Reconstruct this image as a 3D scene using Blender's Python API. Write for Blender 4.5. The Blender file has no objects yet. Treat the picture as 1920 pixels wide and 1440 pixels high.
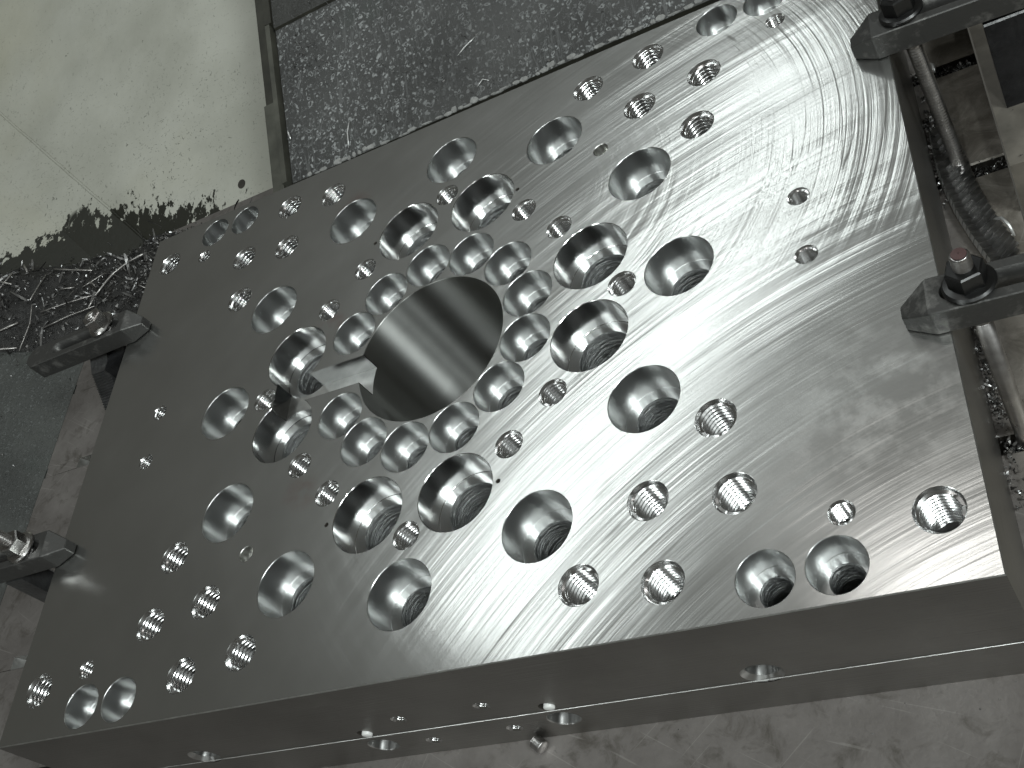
import bpy, bmesh, math, random
from mathutils import Vector, Matrix
from mathutils.geometry import delaunay_2d_cdt
import mathutils.noise as mnoise

sc = bpy.context.scene
C = sc.collection
PI = math.pi
random.seed(7)

# ------------------------------------------------------------------ camera
cam_d = bpy.data.cameras.new('camera')
cam = bpy.data.objects.new('camera', cam_d)
C.objects.link(cam)
cam_d.sensor_width = 36.0
cam_d.lens = 39.163
cam_d.clip_start = 0.01
cam_d.clip_end = 50
cam.matrix_world = Matrix(((0.8622108, 0.2563046, 0.4369217, 0.8036841),
                           (0.0525901, 0.8125906, -0.5804575, -0.2539765),
                           (-0.5038123, 0.5234544, 0.6871452, 0.5470040),
                           (0, 0, 0, 1)))
sc.camera = cam

# ------------------------------------------------------------------ world, lamps, exposure
w = bpy.data.worlds.new('World')
sc.world = w
w.use_nodes = True
bg = w.node_tree.nodes['Background']
bg.inputs['Color'].default_value = (1.0, 0.985, 0.87, 1)
bg.inputs['Strength'].default_value = 0.068
sc.view_settings.view_transform = 'Standard'
sc.view_settings.look = 'None'
sc.view_settings.exposure = 0.0
sc.view_settings.gamma = 1.0

def lamp(name, loc, target, sx, sy, power, color=(1, 1, 1), roll=0.0):
    d = bpy.data.lights.new(name, 'AREA')
    d.shape = 'RECTANGLE'
    d.size, d.size_y = sx, sy
    d.energy = power
    d.color = color
    o = bpy.data.objects.new(name, d)
    C.objects.link(o)
    v = (Vector(target) - Vector(loc)).normalized()
    o.rotation_euler = (v.to_track_quat('-Z', 'Y').to_matrix() @ Matrix.Rotation(roll, 3, 'Z')).to_euler()
    o.location = loc
    return o

def tube(name, a, b, width, power, color, target):
    """strip lamp with its long side from a to b, facing target"""
    a, b = Vector(a), Vector(b)
    mid = (a + b) / 2
    x = (b - a).normalized()
    z = (mid - Vector(target))
    z = (z - x * z.dot(x)).normalized()
    y = z.cross(x)
    d = bpy.data.lights.new(name, 'AREA')
    d.shape = 'RECTANGLE'
    d.size, d.size_y = (b - a).length, width
    d.energy = power
    d.color = color
    o = bpy.data.objects.new(name, d)
    C.objects.link(o)
    o.matrix_world = Matrix(((x.x, y.x, z.x, mid.x), (x.y, y.y, z.y, mid.y), (x.z, y.z, z.z, mid.z), (0, 0, 0, 1)))
    return o

COOL = (0.93, 1.0, 0.99)
MID = (0.40, 0.27, 0.0)
tube('workshop_tube_lamp', (0.40, 2.86, 2.0), (-0.88, 0.98, 2.0), 0.20, 9.0, COOL, MID)
tube('side_tube_lamp', (0.22, 0.93, 2.0), (0.70, 0.90, 2.0), 0.09, 1.3, (1, 0.98, 0.95), MID)
lamp('front_lamp', (2.15, -0.72, 1.75), MID, 0.58, 0.42, 36, COOL)
tube('thin_tube_lamp', (1.20, -0.98, 1.7), (1.30, -0.93, 1.7), 0.05, 7.0, COOL, MID)
tube('thin_tube_lamp', (0.62, -1.10, 1.7), (0.68, -1.10, 1.7), 0.05, 6.0, COOL, MID)
lamp('left_front_lamp', (-0.75, -1.05, 1.7), MID, 0.6, 0.36, 8.0, COOL)

# ------------------------------------------------------------------ node helpers
class NT:
    def __init__(s, name):
        s.m = bpy.data.materials.new(name)
        s.m.use_nodes = True
        s.t = s.m.node_tree
        s.p = s.t.nodes['Principled BSDF']
    def n(s, typ, **kw):
        nd = s.t.nodes.new(typ)
        for k, v in kw.items():
            setattr(nd, k, v)
        return nd
    def link(s, a, b):
        s.t.links.new(a, b)
    def val(s, sock, v):
        if isinstance(v, (int, float)):
            sock.default_value = v
        elif isinstance(v, (tuple, list)):
            sock.default_value = v
        else:
            s.link(v, sock)
    def math(s, op, a, b=0.0, c=0.0, clamp=False):
        nd = s.n('ShaderNodeMath', operation=op)
        nd.use_clamp = clamp
        s.val(nd.inputs[0], a); s.val(nd.inputs[1], b)
        if op in ('MULTIPLY_ADD', 'SMOOTH_MIN', 'COMPARE'):
            s.val(nd.inputs[2], c)
        return nd.outputs[0]
    def vmath(s, op, a, b=(0, 0, 0), scale=None):
        nd = s.n('ShaderNodeVectorMath', operation=op)
        s.val(nd.inputs[0], a); s.val(nd.inputs[1], b)
        if scale is not None:
            s.val(nd.inputs['Scale'], scale)
        return nd.outputs['Value'] if op in ('LENGTH', 'DOT_PRODUCT', 'DISTANCE') else nd.outputs[0]
    def sep(s, v):
        nd = s.n('ShaderNodeSeparateXYZ'); s.link(v, nd.inputs[0]); return nd.outputs
    def comb(s, x, y, z):
        nd = s.n('ShaderNodeCombineXYZ')
        for i, q in enumerate((x, y, z)):
            s.val(nd.inputs[i], q)
        return nd.outputs[0]
    def pos(s):
        return s.n('ShaderNodeNewGeometry').outputs['Position']
    def normal(s):
        return s.n('ShaderNodeNewGeometry').outputs['Normal']
    def noise(s, vec, scale, detail=2.0, rough=0.5, dist=0.0, dim='3D'):
        nd = s.n('ShaderNodeTexNoise', noise_dimensions=dim)
        s.link(vec, nd.inputs['Vector'])
        nd.inputs['Scale'].default_value = scale
        nd.inputs['Detail'].default_value = detail
        nd.inputs['Roughness'].default_value = rough
        nd.inputs['Distortion'].default_value = dist
        return nd.outputs['Fac']
    def voro(s, vec, scale, feature='F1', rnd=1.0):
        nd = s.n('ShaderNodeTexVoronoi', feature=feature)
        s.link(vec, nd.inputs['Vector'])
        nd.inputs['Scale'].default_value = scale
        nd.inputs['Randomness'].default_value = rnd
        return nd.outputs
    def ramp(s, fac, stops):
        nd = s.n('ShaderNodeValToRGB')
        s.link(fac, nd.inputs[0])
        e = nd.color_ramp.elements
        while len(e) < len(stops):
            e.new(0.5)
        for el, (p, c) in zip(e, stops):
            el.position = p
            el.color = (c, c, c, 1) if isinstance(c, (int, float)) else (*c, 1)
        return nd.outputs[0]
    def rng(s, v, a, b, c, d, clamp=True, smooth=False):
        nd = s.n('ShaderNodeMapRange', clamp=clamp)
        if smooth:
            nd.interpolation_type = 'SMOOTHSTEP'
        s.link(v, nd.inputs[0])
        for i, q in enumerate((a, b, c, d)):
            s.val(nd.inputs[1 + i], q)
        return nd.outputs[0]
    def mix(s, f, a, b):
        nd = s.n('ShaderNodeMix', data_type='RGBA')
        s.val(nd.inputs[0], f)
        s.val(nd.inputs[6], a if not (isinstance(a, tuple) and len(a) == 3) else (*a, 1))
        s.val(nd.inputs[7], b if not (isinstance(b, tuple) and len(b) == 3) else (*b, 1))
        return nd.outputs[2]
    def bump(s, h, dist=0.001, strength=1.0):
        nd = s.n('ShaderNodeBump')
        nd.inputs['Strength'].default_value = strength
        nd.inputs['Distance'].default_value = dist
        s.link(h, nd.inputs['Height'])
        return nd.outputs[0]
    def set(s, **kw):
        for k, v in kw.items():
            k = k.replace('_', ' ')
            if isinstance(v, tuple) and len(v) == 3 and k == 'Base Color':
                v = (*v, 1)
            s.val(s.p.inputs[k], v)
        return s.m

STEEL = (0.60, 0.605, 0.595)

def mat_top():
    """face milled steel: arcs left by the cutter as groove normals, in two families"""
    k = NT('milled_steel')
    P = k.pos()
    x, y, z = k.sep(P)
    def polar(cx, cy):
        dx = k.math('SUBTRACT', x, cx); dy = k.math('SUBTRACT', y, cy)
        r = k.math('SQRT', k.math('ADD', k.math('MULTIPLY', dx, dx), k.math('MULTIPLY', dy, dy)))
        th = k.math('ARCTAN2', dy, dx)
        T = k.comb(k.math('DIVIDE', dx, r), k.math('DIVIDE', dy, r), 0.0)
        return r, th, T
    rB, tB, TB = polar(0.845, -0.33)
    rA, tA, TA = polar(0.462, 0.383)
    rC, tC, TC = polar(0.76, 0.37)
    # slow wander so that arcs are not perfect circles
    wob = k.noise(P, 3.0, 1)
    rB2 = k.math('MULTIPLY_ADD', wob, 0.003, rB)
    rA2 = k.math('MULTIPLY_ADD', wob, 0.002, rA)
    def arcs(r, t, fr, ft, seed, det, rough=0.6):
        return k.math('SUBTRACT', k.noise(k.comb(k.math('MULTIPLY', r, fr), k.math('MULTIPLY', t, ft), seed), 1.0, det, rough), 0.5)
    nB = arcs(rB2, tB, 230, 0.9, 0.0, 3)
    nBl = arcs(rB2, tB, 26, 1.3, 21.0, 3, 0.7)
    nB2 = arcs(rB2, tB, 800, 1.8, 4.0, 2)
    nB3 = arcs(rB, tB, 2400, 3.5, 8.0, 1)
    nA = arcs(rA2, tA, 620, 0.7, 2.0, 3)
    nA2 = arcs(rA, tA, 2300, 1.6, 6.0, 1)
    # a few deeper single scratches on family A
    sA = arcs(rA, tA, 42, 0.5, 9.0, 0)
    line = k.rng(k.math('ABSOLUTE', sA), 0.0, 0.010, 1.0, 0.0)
    sB = arcs(rB, tB, 75, 0.9, 15.0, 0)
    lineB = k.math('MULTIPLY', k.rng(k.math('ABSOLUTE', sB), 0.0, 0.016, 1.0, 0.0), k.rng(k.noise(P, 12, 2), 0.52, 0.66, 0, 1))
    # crosshatch region: far right
    m1 = k.rng(x, 0.47, 0.62, 0, 1, smooth=True)
    m2 = k.rng(y, 0.20, 0.31, 0, 1, smooth=True)
    patch = k.rng(k.noise(P, 9, 3), 0.36, 0.60, 0.25, 1.0)
    mA = k.math('MULTIPLY', k.math('MULTIPLY', m1, m2), patch)
    # polish varies: stronger marks to the right half
    mB = k.math('MULTIPLY_ADD', k.rng(x, 0.25, 0.55, 0.0, 1.0, smooth=True), 0.75, 0.25)
    grp = k.rng(k.noise(P, 16, 3, 0.6), 0.35, 0.65, 0.35, 1.25)
    aB = k.math('MULTIPLY', k.math('MULTIPLY', nB, 0.12), grp)
    aB = k.math('MULTIPLY_ADD', nBl, 0.10, aB)
    aB = k.math('MULTIPLY_ADD', k.math('MULTIPLY', nB2, grp), 0.16, aB)
    aB = k.math('MULTIPLY_ADD', nB3, 0.22, aB)
    aB = k.math('MULTIPLY_ADD', lineB, -0.07, aB)
    calm = k.math('MULTIPLY', k.rng(y, 0.24, 0.12, 0, 1, smooth=True), k.rng(x, 0.52, 0.62, 0, 1, smooth=True))
    aB = k.math('MULTIPLY', aB, k.math('MULTIPLY', mB, k.math('MULTIPLY_ADD', calm, -0.5, 1.0)))
    aA = k.math('MULTIPLY', nA, 0.38)
    aA = k.math('MULTIPLY_ADD', nA2, 0.36, aA)
    aA = k.math('MULTIPLY', k.math('ADD', aA, k.math('MULTIPLY', line, 0.10)), mA)
    mC = k.rng(x, 0.30, 0.52, 1.0, 0.0, smooth=True)
    nC = k.math('MULTIPLY', arcs(rC, tC, 70, 1.2, 31.0, 4, 0.65), 0.05)
    nC = k.math('MULTIPLY_ADD', arcs(rC, tC, 900, 2.5, 35.0, 2), 0.04, nC)
    aC = k.math('MULTIPLY', nC, mC)
    N = k.normal()
    v = k.vmath('ADD', N, k.vmath('SCALE', TB, scale=aB))
    v = k.vmath('ADD', v, k.vmath('SCALE', TC, scale=aC))
    v = k.vmath('ADD', v, k.vmath('SCALE', TA, scale=aA))
    nrm = k.vmath('NORMALIZE', v)
    # wear, smears and dry coolant
    big = k.noise(P, 5.5, 4, 0.6)
    smear = k.noise(k.comb(k.math('MULTIPLY', rB, 30), k.math('MULTIPLY', tB, 6), 1.0), 1.0, 4, 0.65)
    rough = k.math('MULTIPLY_ADD', smear, 0.09, 0.145)
    rough = k.math('ADD', rough, k.math('MULTIPLY', k.math('SUBTRACT', big, 0.5), 0.10))
    # cloudy wipe mark near the right edge
    d = k.vmath('DISTANCE', P, (0.715, 0.118, 0.0))
    wipe = k.math('MULTIPLY', k.rng(d, 0.02, 0.09, 1, 0, smooth=True), k.rng(k.noise(P, 34, 4, 0.7), 0.45, 0.62, 0, 1))
    rough = k.math('MULTIPLY_ADD', wipe, 0.07, rough)
    col = k.mix(k.rng(k.noise(P, 11, 3, 0.6), 0.35, 0.7, 0, 1), (0.585, 0.59, 0.575), (0.63, 0.635, 0.62))
    # faint red marker smears
    for (sx, sy, r0) in ((0.268, 0.468, 0.03), (0.272, 0.330, 0.026), (0.272, 0.165, 0.024)):
        dd = k.vmath('DISTANCE', P, (sx, sy, 0.0))
        f = k.math('MULTIPLY', k.rng(dd, 0.0, r0, 1, 0, smooth=True), k.rng(k.noise(P, 60, 3), 0.40, 0.65, 0, 0.5))
        col = k.mix(f, col, (0.50, 0.30, 0.27))
    # tiny stuck specks
    sp = k.voro(P, 120)
    speck = k.math('MULTIPLY', k.rng(sp['Distance'], 0.03, 0.06, 1, 0), k.rng(k.sep(sp['Color'])[0], 0.965, 0.97, 0, 1))
    col = k.mix(k.math('MULTIPLY', speck, 0.5), col, (0.9, 0.9, 0.88))
    k.set(Base_Color=col, Metallic=1.0, Roughness=rough, Anisotropic=0.25, Tangent=TB, Normal=nrm)
    # a second, wide lobe from the fine torn grain between the cutter marks
    p2 = k.n('ShaderNodeBsdfPrincipled')
    p2.inputs['Metallic'].default_value = 1.0
    p2.inputs['Roughness'].default_value = 0.39
    k.link(col, p2.inputs['Base Color'])
    ms = k.n('ShaderNodeMixShader')
    ms.inputs[0].default_value = 0.27
    k.link(k.p.outputs[0], ms.inputs[1]); k.link(p2.outputs[0], ms.inputs[2])
    k.link(ms.outputs[0], k.t.nodes['Material Output'].inputs['Surface'])
    return k.m

def mat_turned(name, rough, aniso, tint=STEEL, tangent=(0, 0, 1), line=0.0, spots=0.0):
    """bored or ground metal; grooves run across the tangent"""
    k = NT(name)
    P = k.pos()
    tg = k.comb(*tangent)
    rg = k.math('MULTIPLY_ADD', k.noise(P, 60, 3), 0.05, rough - 0.025)
    kw = {}
    if line:
        x, y, z = k.sep(P)
        h = k.noise(k.comb(k.math('MULTIPLY', x, 6), k.math('MULTIPLY', y, 6), k.math('MULTIPLY', z, 900)), 1.0, 3, 0.6)
        kw['Normal'] = k.bump(h, 0.001 * line, 1.0)
    col = k.mix(k.rng(k.noise(P, 25, 4, 0.6), 0.4, 0.75, 0, 0.35), tint, tuple(c * 0.72 for c in tint))
    if spots:
        sp = k.voro(P, 260)
        s1 = k.math('MULTIPLY', k.rng(sp['Distance'], 0.10, 0.22, 1, 0), k.rng(k.sep(sp['Color'])[0], 0.90, 0.92, 0, spots))
        col = k.mix(s1, col, (0.85, 0.86, 0.85))
        rg = k.math('MULTIPLY_ADD', s1, 0.4, rg)
    return k.set(Base_Color=col, Metallic=1.0, Roughness=rg, Anisotropic=aniso, Tangent=tg, **kw)

def mat_floor():
    k = NT('cut_floor')
    P = k.pos()
    h = k.noise(k.vmath('MULTIPLY', P, (1, 1, 1)), 240, 3, 0.6, 2.5)
    return k.set(Base_Color=(0.56, 0.57, 0.565), Metallic=1.0, Roughness=0.30, Normal=k.bump(h, 0.0006, 0.22))

def mat_drill():
    k = NT('rough_drilled_steel')
    P = k.pos()
    x, y, z = k.sep(P)
    h = k.noise(k.comb(k.math('MULTIPLY', x, 40), k.math('MULTIPLY', y, 40), k.math('MULTIPLY', z, 420)), 1.0, 4, 0.7)
    col = k.mix(h, (0.16, 0.165, 0.165), (0.46, 0.47, 0.465))
    return k.set(Base_Color=col, Metallic=1.0, Roughness=0.38, Normal=k.bump(h, 0.0035, 1.0))

def mat_thread():
    k = NT('tapped_steel')
    P = k.pos()
    rg = k.math('MULTIPLY_ADD', k.noise(P, 300, 2), 0.08, 0.165)
    return k.set(Base_Color=(0.66, 0.66, 0.655), Metallic=1.0, Roughness=rg)

def mat_side():
    """ground side of the block, grain along x, oily"""
    k = NT('ground_side_steel')
    P = k.pos()
    x, y, z = k.sep(P)
    h = k.noise(k.comb(k.math('MULTIPLY', x, 5), k.math('MULTIPLY', y, 5), k.math('MULTIPLY', z, 600)), 1.0, 4, 0.6)
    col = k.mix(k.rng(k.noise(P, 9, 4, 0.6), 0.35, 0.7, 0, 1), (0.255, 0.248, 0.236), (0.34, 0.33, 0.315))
    sc1 = k.noise(k.vmath('MULTIPLY', P, (30, 30, 200)), 1.0, 3, 0.7)
    rg = k.math('MULTIPLY_ADD', k.noise(P, 18, 4), 0.16, 0.26)
    rg = k.math('ADD', rg, k.rng(sc1, 0.66, 0.72, 0, 0.2))
    return k.set(Base_Color=col, Metallic=1.0, Roughness=rg, Normal=k.bump(h, 0.0005, 0.8))

def mat_black_oxide():
    k = NT('blackened_clamp_steel')
    P = k.pos()
    n1 = k.noise(P, 55, 5, 0.65)
    worn = k.rng(n1, 0.54, 0.70, 0, 0.9)
    col = k.mix(worn, (0.08, 0.079, 0.076), (0.23, 0.225, 0.215))
    rg = k.math('MULTIPLY_ADD', k.noise(P, 140, 3), 0.22, 0.33)
    return k.set(Base_Color=col, Metallic=0.6, Roughness=rg, Normal=k.bump(k.noise(P, 420, 3), 0.0005, 0.4))

def mat_simple(name, col, metal, rough, var=0.25, scale=60, bump=0.0, spec=None):
    k = NT(name)
    P = k.pos()
    c = k.mix(k.rng(k.noise(P, scale, 4, 0.6), 0.3, 0.75, 0, 1), tuple(q * (1 - var) for q in col), tuple(min(1, q * (1 + var)) for q in col))
    rg = k.math('MULTIPLY_ADD', k.noise(P, scale * 2.3, 3), 0.16, rough - 0.08)
    kw = {}
    if bump:
        kw['Normal'] = k.bump(k.noise(P, scale * 5, 3), bump, 0.7)
    return k.set(Base_Color=c, Metallic=metal, Roughness=rg, **kw)

def mat_table():
    k = NT('worn_table_iron')
    P = k.pos()
    n1 = k.noise(P, 10, 6, 0.68)
    n2 = k.noise(P, 46, 5, 0.7, 0.6)
    base = k.mix(k.rng(n1, 0.32, 0.70, 0, 1), (0.135, 0.122, 0.114), (0.25, 0.232, 0.22))
    base = k.mix(k.rng(n2, 0.52, 0.70, 0, 0.75), base, (0.075, 0.066, 0.055))
    # brown oily film on the right hand side, mottled
    x, y, z = k.sep(P)
    base = k.mix(k.rng(x, 0.752, 0.775, 0, 0.6), base, (0.36, 0.33, 0.285))
    film = k.math('MULTIPLY', k.rng(k.noise(P, 26, 5, 0.7, 1.2), 0.42, 0.60, 0, 1), k.rng(x, 0.752, 0.775, 0, 0.55))
    base = k.mix(film, base, (0.06, 0.05, 0.036))
    # straight scratches in several directions
    tot = None
    for ang, off in ((0.75, 0.0), (1.15, 3.3), (-0.35, 7.1), (2.6, 11.7)):
        c, s_ = math.cos(ang), math.sin(ang)
        u = k.math('ADD', k.math('MULTIPLY', x, c), k.math('MULTIPLY', y, s_))
        v = k.math('SUBTRACT', k.math('MULTIPLY', y, c), k.math('MULTIPLY', x, s_))
        nn = k.noise(k.comb(k.math('MULTIPLY', u, 9), k.math('MULTIPLY', v, 420), off), 1.0, 1, 0.5)
        l = k.rng(nn, 0.715, 0.74, 0, 1)
        tot = l if tot is None else k.math('MAXIMUM', tot, l)
    base = k.mix(k.math('MULTIPLY', tot, 0.16), base, (0.52, 0.50, 0.47))
    rg = k.math('MULTIPLY_ADD', n2, 0.28, 0.30)
    return k.set(Base_Color=base, Metallic=0.35, Roughness=rg, Normal=k.bump(k.noise(P, 190, 4, 0.6), 0.0010, 0.5))

def mat_white_paint():
    """off white sheet metal with dark sprayed dirt along its foot and pepper specks"""
    k = NT('grimy_white_paint')
    P = k.pos()
    x, y, z = k.sep(P)
    n = k.noise(P, 7, 5, 0.6)
    base = k.mix(k.rng(n, 0.35, 0.65, 0, 1), (0.415, 0.415, 0.36), (0.515, 0.515, 0.455))
    yel = k.rng(k.noise(P, 3.2, 3), 0.5, 0.7, 0, 0.45)
    base = k.mix(yel, base, (0.50, 0.48, 0.36))
    # specks: short dark chips and dots, denser to the right
    dens = k.rng(k.noise(P, 4.5, 4, 0.6), 0.36, 0.62, 0, 1)
    def specks(scale, lo, str_, keep):
        q = k.vmath('ADD', k.vmath('MULTIPLY', P, str_), k.vmath('SCALE', k.comb(k.noise(P, 170, 3), k.noise(P, 183, 3), 0.0), scale=0.018))
        vo = k.voro(q, scale)
        return k.math('MULTIPLY', k.rng(vo['Distance'], lo, lo * 1.9, 1, 0), k.rng(k.sep(vo['Color'])[0], keep, keep + 0.03, 0, 1))
    s1 = specks(120, 0.12, (1.9, 0.7, 1.0), 0.55)
    s2 = specks(260, 0.15, (0.7, 1.6, 1.0), 0.55)
    s3 = specks(60, 0.065, (1.2, 0.8, 1), 0.72)
    s = k.math('MAXIMUM', k.math('MULTIPLY', k.math('MAXIMUM', s1, s2), dens), k.math('MULTIPLY', s3, 0.85))
    base = k.mix(k.math('MULTIPLY', s, 0.72), base, (0.05, 0.052, 0.04))
    # grime at the foot: height above table plus a ragged noise threshold
    g = k.noise(k.vmath('MULTIPLY', P, (1.0, 0.55, 0.55)), 95, 5, 0.65)
    g2 = k.noise(P, 8, 3, 0.6)
    x, y, z = k.sep(P)
    yl = k.rng(x, -0.43, -0.33, 0.755, 0.838)
    yr = k.rng(x, -0.33, 0.10, 0.0, 0.125)
    yy = k.math('SUBTRACT', y, k.math('SUBTRACT', yl, yr))
    thr = k.math('SUBTRACT', k.math('MULTIPLY_ADD', k.math('SUBTRACT', g, 0.5), 0.16, k.math('MULTIPLY', k.math('SUBTRACT', g2, 0.5), 0.05)), yy)
    grime = k.rng(thr, 0.022, 0.026, 0, 1)
    blot = k.rng(k.vmath('DISTANCE', P, (-0.336, 0.800, -0.104)), 0.018, 0.024, 1, 0)
    grime = k.math('MAXIMUM', grime, k.math('MULTIPLY', blot, k.rng(g, 0.35, 0.4, 0, 1)))
    base = k.mix(grime, base, (0.019, 0.019, 0.013))
    # run marks of darker drips below the fold
    rg = k.math('MULTIPLY_ADD', n, 0.2, 0.42)
    return k.set(Base_Color=base, Roughness=rg, Normal=k.bump(k.math('ADD', k.noise(P, 120, 3), k.math('MULTIPLY', grime, 1.5)), 0.0006, 0.6))

def mat_way_cover(name, dark, light, amount):
    """dark sheet with dried coolant blotches"""
    k = NT(name)
    P = k.pos()
    warp = k.vmath('ADD', P, k.vmath('SCALE', k.comb(k.noise(P, 90, 3), k.noise(P, 97, 3), k.noise(P, 83, 3)), scale=0.014))
    v1 = k.voro(warp, 185)
    a = k.math('MULTIPLY', k.rng(v1['Distance'], 0.20, 0.34, 1, 0), k.rng(k.sep(v1['Color'])[0], 0.30, 0.34, 0, 1))
    v2 = k.voro(warp, 125)
    ring = k.rng(k.math('ABSOLUTE', k.math('SUBTRACT', v2['Distance'], 0.25)), 0.03, 0.09, 1, 0)
    b = k.math('MULTIPLY', ring, k.rng(k.sep(v2['Color'])[1], 0.45, 0.5, 0, 0.85))
    n = k.noise(P, 230, 4, 0.75)
    c = k.rng(n, 0.54, 0.66, 0, 0.7)
    # dribble lines
    x, y, z = k.sep(P)
    dr = k.noise(k.comb(k.math('MULTIPLY', x, 60), k.math('MULTIPLY', y, 9), k.math('MULTIPLY', z, 9)), 1.0, 4, 0.6, 0.6)
    drl = k.rng(k.math('ABSOLUTE', k.math('SUBTRACT', dr, 0.5)), 0.006, 0.016, 0.7, 0)
    dens = k.rng(k.noise(P, 6, 4, 0.6), 0.34, 0.62, 0.35, 1.0)
    f = k.math('MULTIPLY', k.math('MAXIMUM', k.math('MAXIMUM', a, b), k.math('MAXIMUM', c, k.math('MULTIPLY', drl, 0.3))), k.math('MULTIPLY', dens, amount))
    under = k.mix(k.rng(k.noise(P, 9, 4), 0.35, 0.65, 0, 1), dark, tuple(q * 1.9 for q in dark))
    under = k.mix(k.rng(k.noise(P, 14, 3), 0.58, 0.75, 0, 0.5), under, (0.045, 0.06, 0.05))
    col = k.mix(f, under, light)
    rg = k.math('MULTIPLY_ADD', f, 0.3, 0.42)
    return k.set(Base_Color=col, Metallic=0.0, Roughness=rg, Normal=k.bump(k.math('ADD', f, k.math('MULTIPLY', n, 0.5)), 0.0012, 0.7))

def mat_chips():
    k = NT('steel_chips')
    o = k.n('ShaderNodeNewGeometry').outputs['Random Per Island']
    col = k.ramp(o, [(0.0, (0.05, 0.048, 0.045)), (0.45, (0.17, 0.165, 0.16)), (0.8, (0.30, 0.295, 0.29)), (1.0, (0.60, 0.60, 0.60))])
    rg = k.rng(o, 0, 1, 0.55, 0.30)
    return k.set(Base_Color=col, Metallic=0.85, Roughness=rg)

M = {
    'top': mat_top(),
    'side': mat_side(),
    'edge': mat_simple('chamfered_edge', (0.62, 0.62, 0.60), 1.0, 0.34),
    'bore': mat_turned('bored_steel', 0.41, 1.0, (0.40, 0.405, 0.39)),
    'port': mat_turned('drilled_port_steel', 0.34, 0.8, (0.60, 0.60, 0.59), tangent=(0, 1, 0)),
    'cb': mat_turned('counterbored_steel', 0.32, 0.60, (0.54, 0.545, 0.54), spots=0.5),
    'shiny': mat_turned('reamed_bright_steel', 0.17, 0.55, (0.68, 0.68, 0.675), spots=0.25),
    'floor': mat_floor(),
    'keyway': mat_turned('milled_slot_steel', 0.18, 0.0, (0.28, 0.285, 0.285)),
    'drill': mat_drill(),
    'thread': mat_thread(),
    'clamp': mat_black_oxide(),
    'nut': mat_simple('dark_nut_steel', (0.06, 0.06, 0.06), 0.9, 0.30),
    'nut_bright': mat_simple('bright_nut_steel', (0.42, 0.41, 0.40), 1.0, 0.26),
    'stud': mat_simple('zinc_stud_steel', (0.66, 0.64, 0.63), 1.0, 0.30),
    'red': mat_simple('red_stud_tip', (0.10, 0.058, 0.056), 0.2, 0.45),
    'table': mat_table(),
    'white': mat_white_paint(),
    'rail': mat_simple('dark_rail_steel', (0.085, 0.085, 0.07), 0.3, 0.48, 0.35, 40),
    'rail_dark': mat_simple('darker_rail_steel', (0.035, 0.034, 0.026), 0.3, 0.5, 0.35, 40),
    'cover': mat_way_cover('speckled_cover', (0.035, 0.035, 0.034), (0.36, 0.37, 0.37), 0.95),
    'cover_far': mat_way_cover('darker_speckled_cover', (0.020, 0.020, 0.018), (0.12, 0.12, 0.12), 0.55),
    'cover_left': mat_way_cover('greenish_speckled_cover', (0.034, 0.036, 0.033), (0.22, 0.23, 0.23), 0.40),
    'chips': mat_chips(),
    'splinter': mat_simple('pale_splinter_steel', (0.50, 0.48, 0.46), 0.8, 0.35, 0.3, 200),
    'needle': mat_simple('bright_chip_steel', (0.80, 0.80, 0.79), 0.8, 0.38, 0.1, 200),
    'soot': mat_simple('oily_chip_bed', (0.034, 0.033, 0.032), 0.2, 0.5, 0.5, 120, 0.002),
    'ledge': mat_simple('beige_ledge_paint', (0.165, 0.15, 0.128), 0.15, 0.42, 0.42, 30),
    'block': mat_simple('black_step_block_steel', (0.030, 0.030, 0.032), 0.6, 0.45, 0.4, 60, 0.001),
    'block_grey': mat_simple('grey_step_block_steel', (0.13, 0.13, 0.13), 0.8, 0.42, 0.3, 50, 0.001),
    'plug': mat_simple('white_plug_plastic', (0.80, 0.80, 0.78), 0.0, 0.35, 0.04, 30),
    'spiral': mat_simple('dark_curled_chip_steel', (0.46, 0.455, 0.45), 1.0, 0.33, 0.3, 80),
    'groove': mat_simple('dark_slot_iron', (0.05, 0.045, 0.038), 0.3, 0.5, 0.4, 60),
    'crust': mat_simple('dried_coolant_crust', (0.30, 0.30, 0.29), 0.0, 0.7, 0.3, 160, 0.002),
}

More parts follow.
